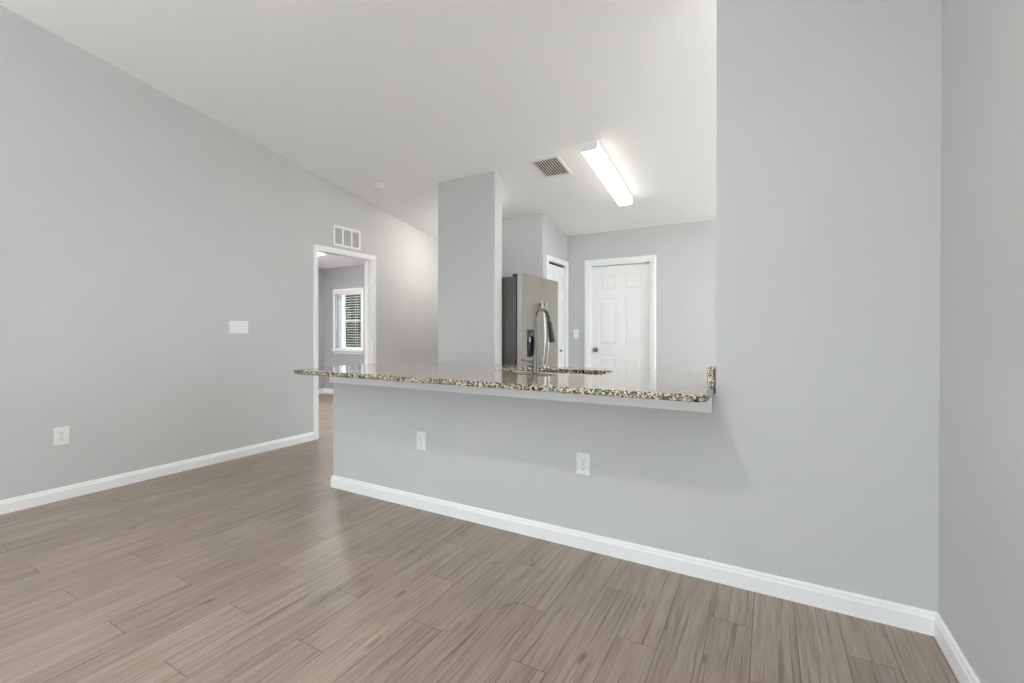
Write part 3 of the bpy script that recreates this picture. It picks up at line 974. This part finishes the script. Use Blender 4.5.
# ------------------------------------------------------------------ outlets and switches
def outlet(name, label, loc, rotz, w_, h_, face=True):
    t = thing(name, label, 'outlet', loc, rotz=rotz, group='wall outlets')
    MB().box(-w_ / 2, w_ / 2, -.006, -.0003, -h_ / 2, h_ / 2, .0025, 3).build('cover_plate', M_PLATE, t)
    for s in (-1, 1):
        m = MB()
        p = rounded([(-.0165, -.0143, .009), (.0165, -.0143, .009), (.0165, .0143, .009), (-.0165, .0143, .009)], 6)
        m.poly([(q.x, -.006, q.y + s * .0195) for q in p], (0, -.0022, 0))
        r_ = m.build('receptacle', M_PLATE, t)
        m = MB()
        m.box(-.0080, -.0058, -.0085, -.0080, s * .0195 - .002, s * .0195 + .008)
        m.box(.0058, .0080, -.0085, -.0080, s * .0195 - .001, s * .0195 + .007)
        m.lathe([(.0028, -.0080), (.0028, -.0085)], (0, 0, s * .0195 - .0075), axis='Y', n=12)
        m.build('slot', M_SLOT, r_)
    m = MB(); m.lathe([(.0035, -.006), (.0030, -.0075)], axis='Y', n=14); m.build('screw', M_KNOB, t)
    return t
outlet('wall_outlet', 'white duplex outlet low on the long left wall', (XL, 1.211, .4415), PI / 2, .080, .126)
outlet('wall_outlet', 'smaller white outlet under the counter, nearer the doorway end of the bar wall', (-1.977, YB, .447), 0, .078, .116)
outlet('wall_outlet', 'white duplex outlet under the middle of the counter on the bar wall', (-.858, YB, .454), 0, .080, .118)

def switch(name, label, loc, rotz, gangs, w_, h_):
    t = thing(name, label, 'light switch', loc, rotz=rotz)
    MB().box(-w_ / 2, w_ / 2, -.006, -.0003, -h_ / 2, h_ / 2, .0025, 3).build('cover_plate', M_PLATE, t)
    for i in range(gangs):
        cx = (i - (gangs - 1) / 2) * .046
        m = MB()
        m.yz([(-.006, -.033), (-.0150, -.033), (-.0085, 0), (-.0065, .033), (-.006, .033)], cx - .0165, cx + .0165)
        m.build('rocker', M_PLATE, t)
    return t
switch('light_switch', 'white three rocker switch plate on the left wall beside the doorway', (XL, 2.423, 1.205), PI / 2, 3, .172, .116)
switch('light_switch', 'single white switch on the far kitchen wall left of the door', (-2.235, YF, 1.135), 0, 1, .074, .118)

# ------------------------------------------------------------------ other ceiling lamps (hall and bedroom fixtures, plus added unseen fill lamps)
def dome_lamp(name, label, x, y, z, r, mat, rot, d=.075):
    t = thing(name, label, 'ceiling light', (x, y, z), rot=rot)
    m = MB(); m.lathe([(r * .86, -.001), (r * .86, -.018), (r * .82, -.0215)], n=40); m.build('base', M_PLATE, t, smooth=35)
    prof = [(r * math.cos(a), -.022 - d * math.sin(a)) for a in [i * PI / 20 for i in range(0, 10)]]
    m = MB(); m.lathe(prof + [(.004, -.022 - d)], n=40); m.build('diffuser', mat, t, smooth=60)
    return t
def flash_bounce_disc(label, x, y, mat, r=.114):
    fl = thing('flash_bounce_disc', label, 'ceiling light', (x, y, ch(y)), rot=(-SL, 0, 0))
    m = MB(); m.lathe([(r + .021, -.001), (r + .021, -.020), (r + .004, -.026), (r, -.020), (r, -.001)], n=40); m.build('base', M_PLATE, fl, smooth=35)
    m = MB(); m.lathe([(r, -.014), (r, -.020), (.002, -.021)], n=40); m.build('diffuser', mat, fl)
flash_bounce_disc('added round disc on the living room ceiling standing in for bounced flash', -1.10, .40, M_FLASH_L, .076)
dome_lamp('dome_light', 'added fill dome light on the kitchen ceiling, unseen behind the full height bar wall', .36, 2.72, ch(2.72), .15, M_FILL_D, (-SL, 0, 0))
dome_lamp('dome_light', 'round lit dome light on the hall ceiling behind the column', -3.46, 4.95, ch(4.95), .14, M_LAMP_H, (-SL, 0, 0))
dome_lamp('dome_light', 'round lit dome light on the ceiling of the room beyond the doorway', -5.82, 4.50, ZB, .085, M_LAMP_B, (0, 0, 0), .035)

def torchiere(label, x, y, mat=None):  # added uplights built as floor lamps, all out of view
    t = thing('fill_torchiere', label, 'floor lamp', (x, y, 0))
    m = MB(); m.lathe([(.15, 0), (.15, .012), (.13, .022), (.02, .03), (.013, .05)], n=36); m.build('base', M_CHROME, t, smooth=35)
    m = MB(); m.lathe([(.012, .04), (.012, 1.66)], n=16); m.build('pole', M_CHROME, t, smooth=35)
    m = MB(); m.lathe([(.02, 1.65), (.06, 1.66), (.15, 1.72), (.20, 1.80), (.196, 1.80), (.146, 1.726), (.05, 1.668), (.02, 1.660)], n=40, cap=False)
    m.build('bowl', M_PLATE, t, smooth=50)
    m = MB(); m.lathe([(.165, 1.762), (.165, 1.766), (.001, 1.768)], n=40); m.build('lens', mat or M_FILL_U, t)
torchiere('added fill torchiere, unseen in the rear left of the living room', -2.9, -2.4)
torchiere('added fill torchiere, unseen in the room beyond the doorway', -5.9, 1.9, M_FILL_BU)
torchiere('added fill torchiere, unseen by the right wall behind the camera', -.10, -2.7)
dome_lamp('dome_light', 'added fill dome light on the kitchen ceiling, unseen right of the opening', .75, 4.0, ch(4.0), .15, M_FILL_N, (-SL, 0, 0))
dome_lamp('dome_light', 'added fill dome light, unseen deep in the room beyond the doorway', -6.3, 3.35, ZB, .14, M_FILL_BD, (0, 0, 0))
dome_lamp('dome_light', 'small added fill dome light, unseen above the refrigerator behind the column', -2.78, 4.28, ch(4.28), .10, M_FILL_A, (-SL, 0, 0))
